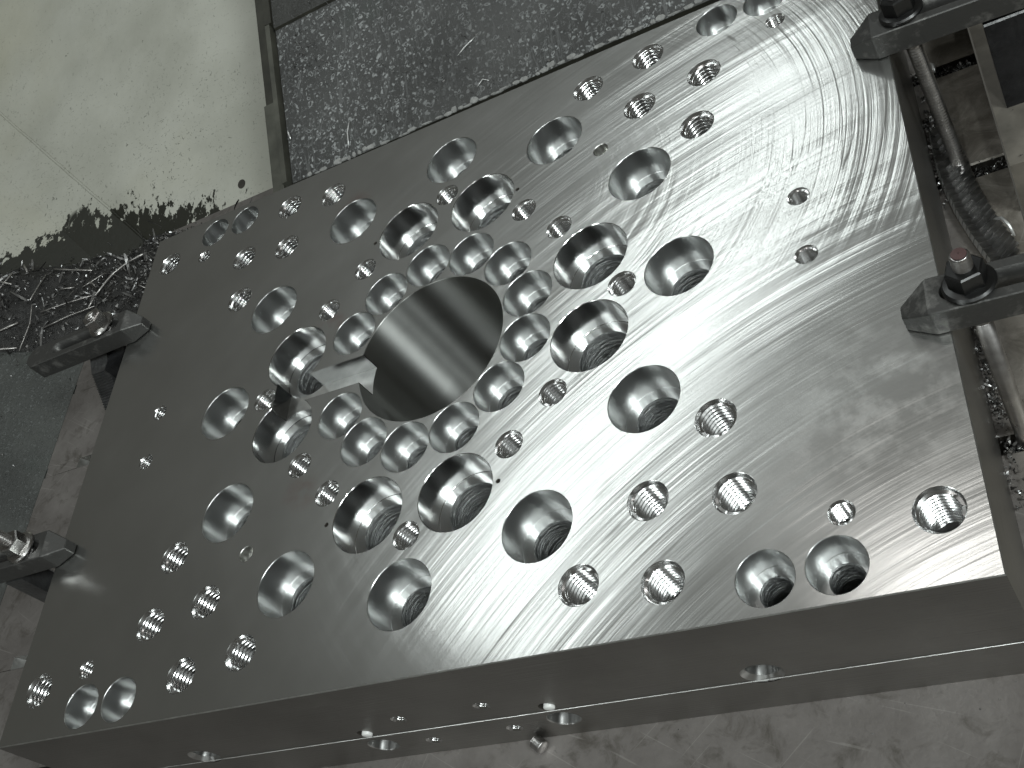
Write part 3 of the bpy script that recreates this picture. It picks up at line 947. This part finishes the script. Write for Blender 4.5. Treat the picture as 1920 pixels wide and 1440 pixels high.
# plugged ends of the slots on the left
for s in slots[1:6]:
    mb.add([(TX0 + 0.002, s - 0.0067, TZ - 0.0008), (-0.2150, s - 0.0067, TZ - 0.0008), (-0.2150, s + 0.0067, TZ - 0.0008), (TX0 + 0.002, s + 0.0067, TZ - 0.0008)], [(0, 1, 2, 3)])
    mb.add([(-0.2150, s - 0.0067, TZ - 0.0008), (-0.2150, s + 0.0067, TZ - 0.0008), (-0.203, s + 0.0067, TZ - D), (-0.203, s - 0.0067, TZ - D)], [(0, 3, 2, 1)], 2)
tag(mb.build('machine_table', [M['table'], M['groove'], M['edge']]), kind='structure')

# raised beige ledge to the right of the table
mb = MB()
mb.box(0.8025, 1.25, 0.338, 1.3, -0.30, -0.0815)
mb.box(0.8022, 1.25, -0.9, 0.3378, -0.30, -0.1345, 1)
tag(mb.build('side_ledge', [M['ledge'], M['table']]), kind='structure')

# ------------------------------------------------------------------ sheet metal around the table
def BZ(y): return TZ + 0.424 * (y - 0.740)          # rear white guard
def LZ(x): return TZ + 0.424 * (-0.265 - x)         # left guard
g = empty('splash_guard', (-0.2, 0.80, TZ))
tag(g, 'off white sloping sheet metal guard with black grime along its foot', 'sheet metal guard')
def gp(mb, poly, zf, th=0.002, mi=0):
    v = [(x - g.location.x, y - g.location.y, zf(x, y) - g.location.z) for x, y in poly]
    n = len(v)
    mb.add(v + [(a, b, c - th) for a, b, c in v], [tuple(range(n)), tuple(reversed(range(n, 2 * n)))] + [(i, n + i, n + (i + 1) % n, (i + 1) % n) for i in range(n)], mi)
def valley(d):                # points on the fold, d metres from its foot
    return (-0.265 - d, 0.740 + d)
BAND = 0.046
mb = MB()
gp(mb, [(-0.265 + BAND, 0.740), (0.20, 0.740), (0.20, 1.75), (-1.275 + BAND, 1.75)], lambda x, y: BZ(y))
mb.build('rear_panel', M['white'], g)
mb = MB()
gp(mb, [(-0.265, 0.740 - BAND), (-1.275, 1.75 - BAND), (-1.275, 0.60), (-0.265, 0.60)], lambda x, y: LZ(x))
mb.build('left_panel', M['white'], g)
mb = MB()
a0, a1 = (-0.265 + BAND, 0.740), (-1.275 + BAND, 1.75)
b0, b1 = (-0.265, 0.740 - BAND), (-1.275, 1.75 - BAND)
vv = [(*a0, BZ(a0[1]) + 0.0004), (*a1, BZ(a1[1]) + 0.0004), (*b1, LZ(b1[0]) + 0.0004), (*b0, LZ(b0[0]) + 0.0004)]
mb.add([(x - g.location.x, y - g.location.y, z - g.location.z) for x, y, z in vv], [(0, 1, 2, 3)])
mb.build('corner_gusset', M['white'], g)
# raised weld bead where the gusset meets the rear panel
mb = MB()
bead = []
for i in range(60):
    t = i / 59
    x = a0[0] + (a1[0] - a0[0]) * t; y = a0[1] + (a1[1] - a0[1]) * t
    bead.append((x - g.location.x + random.uniform(-1, 1) * 0.0006, y - g.location.y, BZ(y) - g.location.z + 0.0006))
mb.tube_path(bead, 0.0022, 6)
mb.build('weld_bead', M['white'], g)
# bolt hole near the foot
mb = MB()
bx_, by_ = -0.0503, 0.7613
sl = math.atan(0.424)
for rr, dz, mi in ((0.0062, 0.0003, 0),):
    c = []
    for i in range(24):
        a = 2 * PI * i / 24
        u, v = rr * math.cos(a), rr * math.sin(a)
        c.append((bx_ + u - g.location.x, by_ + v * math.cos(sl) - g.location.y, BZ(by_) + v * math.sin(sl) + dz - g.location.z))
    mb.add(c, [tuple(range(24))])
mb.build('bolt_hole', M['groove'], g)

# dark cover to the left of the table
mb = MB()
poly = [(TX0 - 0.001, -0.6), (TX0 - 0.001, 0.598), (-1.2, 0.598), (-1.2, -0.6)]
v = [(x, y, LZ(x) - 0.0035) for x, y in poly]
mb.add(v + [(a, b, c - 0.003) for a, b, c in v], [(0, 1, 2, 3), (7, 6, 5, 4), (0, 4, 5, 1), (1, 5, 6, 2), (2, 6, 7, 3), (3, 7, 4, 0)])
tag(mb.build('side_cover', M['cover_left']), 'dark greenish cover splattered with pale spots left of the table', 'machine cover')

# speckled way cover behind the block
KS, Y0 = 0.438, 0.556
def CZ(y): return KS * (y - Y0)
wc = empty('way_cover', (0.6, 0.56, -0.003))
tag(wc, 'dark sloping way cover crusted with dried coolant behind the block', 'machine cover')
def wp(v): return (v[0] - 0.6, v[1] - 0.56, v[2] + 0.003)
mb = MB()
nx = 60
SEAM = 0.7062
front = []
for i in range(nx + 1):
    x = 0.178 + (1.5 - 0.178) * i / nx
    y = 0.5458 + 0.0032 * min(1, max(0, (x - 0.25) / 0.25)) + 0.0002 * math.sin(i * 2.1)
    front.append((x, y))
vs_ = [wp((x, y, CZ(y))) for x, y in front] + [wp((x, SEAM, CZ(SEAM))) for x, y in front]
mb.add(vs_, [(i, i + 1, nx + 2 + i, nx + 1 + i) for i in range(nx)])
vs_ = [wp((x, y, CZ(y))) for x, y in front] + [wp((x, y + 0.001, CZ(y) - 0.10)) for x, y in front]
mb.add(vs_, [(i, nx + 1 + i, nx + 2 + i, i + 1) for i in range(nx)], 1)
mb.build('front_sheet', [M['cover'], M['rail_dark']], wc)
mb = MB()
v = [wp(q) for q in ((0.178, SEAM + 0.0005, CZ(SEAM) + 0.0030), (1.5, SEAM + 0.0005, CZ(SEAM) + 0.0030), (1.5, 1.6, CZ(1.6) + 0.003), (0.178, 1.6, CZ(1.6) + 0.003))]
mb.add(v, [(0, 1, 2, 3)])
v = [wp(q) for q in ((0.178, SEAM, CZ(SEAM) - 0.001), (1.5, SEAM, CZ(SEAM) - 0.001), (1.5, SEAM + 0.0005, CZ(SEAM) + 0.0030), (0.178, SEAM + 0.0005, CZ(SEAM) + 0.0030))]
mb.add(v, [(0, 1, 2, 3)], 1)
mb.build('rear_sheet', [M['cover_far'], M['rail_dark']], wc)
# ragged crust along the front edge
mb = MB()
random.seed(3)
x = 0.20
while x < 1.0:
    ln = random.uniform(0.004, 0.014)
    i = int((x - 0.178) / (1.5 - 0.178) * nx)
    y = front[i][1]
    wd = random.uniform(0.0015, 0.006); out_ = random.uniform(-0.0004, 0.0010)
    k_ = random.randint(5, 7)
    c = []
    for j in range(k_):
        a = 2 * PI * j / k_
        c.append((x + ln / 2 * math.cos(a) * random.uniform(0.7, 1.1), y + wd * 0.5 - out_ + wd * 0.5 * math.sin(a) * random.uniform(0.7, 1.1)))
    mb.add([wp((q[0], q[1], CZ(q[1]) + 0.0009)) for q in c] + [wp((q[0], q[1], CZ(q[1]) - 0.0001)) for q in c],
           [tuple(range(k_))] + [(j, k_ + j, k_ + (j + 1) % k_, (j + 1) % k_) for j in range(k_)])
    x += ln * random.uniform(0.55, 1.6)
o = mb.build('coolant_crust', M['crust'], wc)
o['kind'] = 'stuff'
# side rail of the cover: wide lower flange, narrower upper one, dark inner strip
mb = MB()
def slab(x0, x1, y0, y1, up, th, mi=0, sx=0.0):
    v = [(x0, y0, CZ(y0) + up), (x1, y0, CZ(y0) + up), (x1, y1, CZ(y1) + up), (x0, y1, CZ(y1) + up)]
    v2 = [(a, b, c - th) for a, b, c in v]
    mb.add([wp(q) for q in v + v2], [(0, 1, 2, 3), (7, 6, 5, 4), (0, 4, 5, 1), (1, 5, 6, 2), (2, 6, 7, 3), (3, 7, 4, 0)], mi)
slab(0.1535, 0.1675, 0.5415, 0.6330, 0.0015, 0.010)
slab(0.1560, 0.1670, 0.6332, 1.60, 0.0010, 0.010, 1)
slab(0.1680, 0.1738, 0.5465, 0.7120, 0.0045, 0.012)
slab(0.1680, 0.1770, 0.7122, 1.60, 0.0050, 0.012, 1)
mb.build('side_rail', [M['rail'], M['rail_dark']], wc)

# ------------------------------------------------------------------ chips
def chip_shape(rng, size, thin=1.0):
    """small curled ribbon, 4 to 6 quads"""
    n = rng.randint(3, 6)
    curl = rng.uniform(0.3, 1.1) * rng.choice((-1, 1)) * thin ** 2
    wdt = size * rng.uniform(0.15, 0.35) * thin
    ln = size * rng.uniform(0.6, 1.5) / n
    pos = Vector((0, 0, 0)); ang = 0.0
    L_, R_ = [], []
    tw = rng.uniform(-0.4, 0.4)
    for i in range(n + 1):
        s_ = wdt * (0.5 if i in (0, n) else 1.0) * 0.5
        wv = Vector((0, math.cos(tw * i), math.sin(tw * i))) * s_
        L_.append(pos + wv); R_.append(pos - wv)
        pos = pos + Vector((math.cos(ang), 0, math.sin(ang))) * ln
        ang += curl
    vs = L_ + R_
    m = n + 1
    return vs, [(i, i + 1, m + i + 1, m + i) for i in range(n)]
def scatter(name, count, sampler, size, seed, mat=None, thin=1.0):
    rng = random.Random(seed)
    mb = MB()
    for _ in range(count):
        p = sampler(rng)
        if p is None:
            continue
        s = rng.uniform(*size)
        vs, fs = chip_shape(rng, s, thin)
        q = (Matrix.Rotation(rng.uniform(0, 2 * PI), 3, 'Z') @ Matrix.Rotation(rng.uniform(-0.7, 0.7), 3, 'Y') @ Matrix.Rotation(rng.uniform(-0.9, 0.9), 3, 'X'))
        off = Vector(p) + Vector((0, 0, s * 0.12))
        mb.add([q @ v + off for v in vs], fs)
    o = mb.build(name, mat or M['chips'])
    return tag(o, kind='stuff')

def y_pile(x):
    if x > -0.21:
        return 0.690 - 0.30 * x
    return max(0.700, 0.753 + 0.25 * (x + 0.21))
def pile_z(x, y):
    base = TZ
    if x < -0.265:
        base = max(base, LZ(x))
    if y > 0.740:
        base = max(base, BZ(y))
    n = mnoise.noise(Vector((x * 14, y * 14, 0.3)))
    n2 = mnoise.noise(Vector((x * 60, y * 60, 1.3)))
    e = min(1.0, max(0.0, (y - 0.575 - 0.02 * mnoise.noise(Vector((x * 9, 2, 0)))) / 0.05))
    ye = y_pile(x)
    e *= min(1.0, max(0.0, (ye + 0.012 - y + 0.02 * n + 0.006 * n2) / 0.05))
    return base - 0.004 + e * (0.018 + 0.010 * n + 0.004 * n2)
# bed of the pile
mb = MB()
nx_, ny_ = 90, 44
gx = [-0.80 + 0.96 * i / nx_ for i in range(nx_ + 1)]
gy = [0.570 + 0.285 * j / ny_ for j in range(ny_ + 1)]
mb.add([(x, y, pile_z(x, y)) for y in gy for x in gx], [(j * (nx_ + 1) + i, j * (nx_ + 1) + i + 1, (j + 1) * (nx_ + 1) + i + 1, (j + 1) * (nx_ + 1) + i) for j in range(ny_) for i in range(nx_)], 0, True)
tag(mb.build('chip_bed', M['soot']), kind='stuff')
def s_pile(r):
    x = r.uniform(-0.72, 0.02); y = r.uniform(0.575, 0.88)
    ye = y_pile(x)
    if y > ye + r.gauss(0, 0.010):
        return None
    return (x, y, pile_z(x, y))
scatter('metal_chips', 9000, s_pile, (0.004, 0.011), 11)
scatter('metal_chips', 900, s_pile, (0.012, 0.030), 13, thin=0.45)
# long straight splinters lying on the pile: each a thing
def up(px, py, zoff=0.0):
    return (px, py, pile_z(px, py) + zoff)
SPL = [((-0.19, 0.691), (-0.212, 0.685), (-0.232, 0.673), (-0.239, 0.66), (-0.25, 0.637)),
       ((-0.342, 0.696), (-0.342, 0.67), (-0.34, 0.641)),
       ((-0.336, 0.634), (-0.337, 0.609), (-0.35, 0.573)),
       ((-0.379, 0.691), (-0.388, 0.668), (-0.404, 0.643)),
       ((-0.448, 0.674), (-0.427, 0.683), (-0.398, 0.679), (-0.371, 0.669)),
       ((-0.432, 0.663), (-0.432, 0.643), (-0.435, 0.63)),
       ((-0.422, 0.654), (-0.395, 0.625), (-0.38, 0.611)),
       ((-0.335, 0.703), (-0.306, 0.697), (-0.278, 0.692)),
       ((-0.258, 0.685), (-0.268, 0.674), (-0.281, 0.662)),
       ((-0.38, 0.714), (-0.363, 0.695)),
       ((-0.271, 0.669), (-0.255, 0.654)),
       ((-0.184, 0.634), (-0.158, 0.62)),
       ((-0.394, 0.577), (-0.355, 0.579)),
       ((-0.252, 0.636), (-0.289, 0.63), (-0.321, 0.621)),
       ((-0.243, 0.617), (-0.282, 0.611), (-0.319, 0.6)),
       ((-0.352, 0.61), (-0.388, 0.597)),
       ((-0.446, 0.724), (-0.425, 0.725)),
       ((-0.308, 0.66), (-0.292, 0.663)),
       ((-0.251, 0.634), (-0.257, 0.62))]
SPL_LAB = ['longest bent splinter curving from the plate corner to the clamp nut',
           'upper half of a broken pale splinter in the middle of the chip pile',
           'lower half of a broken pale splinter running down to the clamp tail',
           'straight dashed splinter left of the broken pale one on the chip pile',
           'bowed splinter arching near the left frame edge on the chip pile',
           'short pale splinter at the left frame edge above the clamp tail',
           'short striped splinter slanting the other way near the left frame edge',
           'level splinter near the top of the chip pile below the grime',
           'thin dark curved splinter beside the longest bent one',
           'stubby pale flake near the top left of the chip pile',
           'stubby pale flake left of the longest bent splinter',
           'stubby pale flake touching the left edge of the plate',
           'pale splinter at the bottom edge of the pile before the clamp tail',
           'upper of two parallel dark splinters behind the clamp nut',
           'lower of two parallel dark splinters behind the clamp nut',
           'dark splinter lying just behind the tail of the left clamp',
           'short splinter by the left frame edge under the dark grime',
           'short pale splinter in the centre of the chip pile',
           'tiny bright splinter standing right behind the clamp nut']
rng = random.Random(5)
for i, path in enumerate(SPL):
    pp = []
    za = pile_z(*path[0]) + 0.007 + rng.uniform(0, 0.004); zb = pile_z(*path[-1]) + 0.005 + rng.uniform(0, 0.004)
    tot = len(path) - 1
    for j in range(tot + 1):
        x, y = path[j]
        t = j / tot
        pp.append((x, y, max(za + (zb - za) * t, pile_z(x, y) - 0.002)))
    fine = []
    for j in range(tot):
        for t in (0, 0.5):
            fine.append(tuple(pp[j][q] + (pp[j + 1][q] - pp[j][q]) * t for q in range(3)))
    pp = fine + [pp[-1]]
    mb = MB()
    rr = (0.0016, 0.0012, 0.0010)[i % 3]
    mb.tube_path(pp, [rr * rng.uniform(0.7, 1.0) for _ in pp], 5)
    lab = SPL_LAB[i]
    tag(mb.build('metal_splinter', M['splinter']), lab, 'metal chip', 'long splinters on the chip pile')

# single bright needles and curls that stand out
LOOSE = [([(0.3841, 0.5959, 0.0185), (0.3932, 0.6005, 0.0210), (0.4048, 0.6062, 0.0225)], 0.0007, 'straight bright needle chip on the middle of the way cover'),
         ([(0.2550, 0.5806, 0.0116), (0.2515, 0.5707, 0.0080), (0.2504, 0.5561, 0.0010)], 0.0008, 'bent bright needle chip on the way cover nearest the side rail end'),
         ([(0.1799, 0.5982, 0.0200), (0.1813, 0.5933, 0.0180), (0.1826, 0.5884, 0.0156)], 0.0011, 'short thick bright chip right beside the side rail'),
         ([(0.3985, 0.5600, 0.0027), (0.4057, 0.5648, 0.0048), (0.4119, 0.5614, 0.0033)], 0.0006, 'small hooked chip at the crusted edge of the way cover'),
         ([(0.7825, 0.3290, -0.1195), (0.7880, 0.3234, -0.1150), (0.7911, 0.3168, -0.1160), (0.7928, 0.3109, -0.1230)], 0.0014, 'bright arched chip on the table beside the dark segmented chip'),
         ([(0.7831, 0.3178, -0.1300), (0.7921, 0.3176, -0.1290)], 0.0008, 'short straight bright chip below the arched one by the right clamp'),
         ([(0.7662, 0.5229, -0.1300), (0.7680, 0.5178, -0.1270), (0.7685, 0.5106, -0.1290)], 0.0021, 'stubby white gleaming chip at the slot behind the far right rod')]
for path, rad, lab in LOOSE:
    mb = MB()
    fine = []
    for a, b in zip(path, path[1:]):
        fine += [a, tuple((a[q] + b[q]) / 2 for q in range(3))]
    fine.append(path[-1])
    mb.tube_path(fine, [rad * (0.55 if q in (0, len(fine) - 1) else 1.0) for q in range(len(fine))], 5)
    tag(mb.build('bright_chip', M['needle']), lab, 'metal chip', 'single bright chips')

# chips in the T slots, along the right side of the block and on the covers
def s_slot(r):
    s = r.choice((0.393, 0.514, 0.151, 0.272))
    return (r.uniform(0.752, 0.800), s + r.uniform(-0.006, 0.006), TZ - r.uniform(0.002, 0.010))
scatter('metal_chips', 900, s_slot, (0.0025, 0.006), 21)
def s_right(r):
    y = r.choice((r.uniform(0.36, 0.52), r.uniform(0.40, 0.46), r.uniform(0.10, 0.30), r.uniform(0.17, 0.25)))
    return (0.7515 + abs(r.gauss(0, 0.006)), y, TZ + 0.0005 + r.uniform(0, 0.004))
scatter('metal_chips', 520, s_right, (0.003, 0.0075), 22)
def s_cover(r):
    x = r.uniform(0.18, 1.0); y = 0.552 + (r.random() ** 1.2) * 0.42
    if r.random() < 0.35:
        x = 0.18 + abs(r.gauss(0, 0.03))
    if mnoise.noise(Vector((x * 8, y * 8, 5))) < -0.15:
        return None
    return (x, y, CZ(y) + (0.0008 if y < SEAM else 0.004))
scatter('metal_chips', 1800, s_cover, (0.002, 0.0055), 23)
def s_table(r):
    if r.random() < 0.5:
        return (r.uniform(0.15, 0.80), -r.random() ** 1.5 * 0.09 - 0.003, TZ)
    if r.random() < 0.5:
        return (r.uniform(0.75, 0.80), r.uniform(-0.03, 0.5), TZ)
    return (r.uniform(-0.25, 0.0), r.uniform(0.0, 0.55), TZ)
scatter('metal_chips', 110, s_table, (0.0012, 0.003), 24)
def s_leftcover(r):
    x = r.uniform(-0.6, -0.275); y = r.uniform(0.2, 0.60)
    return (x, y, LZ(x) - 0.003)
scatter('metal_chips', 140, s_leftcover, (0.002, 0.006), 25)
def s_ledge(r):
    return (r.uniform(0.81, 0.86), r.uniform(0.34, 0.55), -0.0812)
scatter('metal_chips', 24, s_ledge, (0.0015, 0.004), 26)

# long segmented chip by the right clamp: overlapping tilted scales folded along a ridge
def spiral_chip():
    mb = MB()
    path = [Vector(p) for p in ((0.7570, 0.448, TZ + 0.003), (0.7585, 0.415, TZ + 0.003), (0.7610, 0.380, TZ + 0.003), (0.7650, 0.352, TZ + 0.003), (0.7710, 0.325, TZ + 0.003), (0.7780, 0.300, TZ + 0.003), (0.7850, 0.278, TZ + 0.003))]
    def at(t):
        s = t * (len(path) - 1); i = min(int(s), len(path) - 2); f = s - i
        return path[i].lerp(path[i + 1], f)
    n = 25
    up_ = Vector((0, 0, 1))
    for i in range(n):
        t0, t1 = i / n, (i + 1.35) / n
        p0, p1 = at(t0), at(min(1.0, t1))
        d = (at(min(1, t0 + 0.05)) - at(max(0, t0 - 0.05))).normalized()
        a = d.cross(up_).normalized()                    # to the left of the run seen from above is -a
        wsc = min(1.0, 0.6 + 0.08 * i) * (1.0 if i < n - 4 else 1.0 - 0.14 * (i - n + 4))
        lft, rgt, hgt = 0.0070 * wsc, 0.0155 * wsc, 0.0115 * wsc
        if d.y < 0:
            a = -a
        sec0 = [(a * -lft, 0.000, 0.000), (a * (-lft * 0.75), hgt * 0.62, 0.0010), (a * 0.0, hgt * 0.95, 0.0060), (a * (rgt * 0.5), hgt * 0.80, 0.0005), (a * rgt, hgt * 0.40, -0.0070)]
        v = []
        for (o_, h, f) in sec0:
            v.append(p0 + o_ + up_ * (h * 0.72) + d * f)
        for (o_, h, f) in sec0:
            v.append(p1 + o_ * 1.06 + up_ * (h + 0.0016) + d * f)
        m = len(sec0)
        mb.add(v, [(0, 1, m + 1, m)], 1, True)  # left wall in the paler steel: the light it catches is put into its colour
        mb.add(v, [(k, k + 1, m + k + 1, m + k) for k in range(1, m - 1)], 0)
        # turned down lip at the leading edge
        lip = [q + up_ * -0.0042 - d * 0.0012 for q in v[m:]]
        mb.add(v[m:] + lip, [(k, k + 1, m + k + 1, m + k) for k in range(m - 1)])
    return mb
tag(spiral_chip().build('curled_chip', [M['spiral'], M['needle']]), 'long dark segmented metal chip lying beside the right clamp', 'metal chip')

# set screw lying on the table in front of the block
ss = empty('set_screw', (0.4165, -0.0065, TZ + 0.0052), 0.9)
tag(ss, 'small set screw lying on the table in front of the block', 'screw')
mb = MB()
r = 0.0052
prof = [(0.0004, -0.0048), (r * 0.8, -0.0048)]
zz = -0.0045
while zz < 0.0038:
    prof += [(r * 0.86, zz), (r, zz + 0.0004), (r * 0.86, zz + 0.0008)]
    zz += 0.0008
prof += [(r * 0.78, 0.0046), (r * 0.5, 0.0046), (r * 0.48, 0.0015), (0.0003, 0.0012)]
mb.lathe(prof, 0, 0, 24, 0, axis='y', split=False)
mb.build('threaded_body', M['stud'], ss)

bpy.context.view_layer.update()
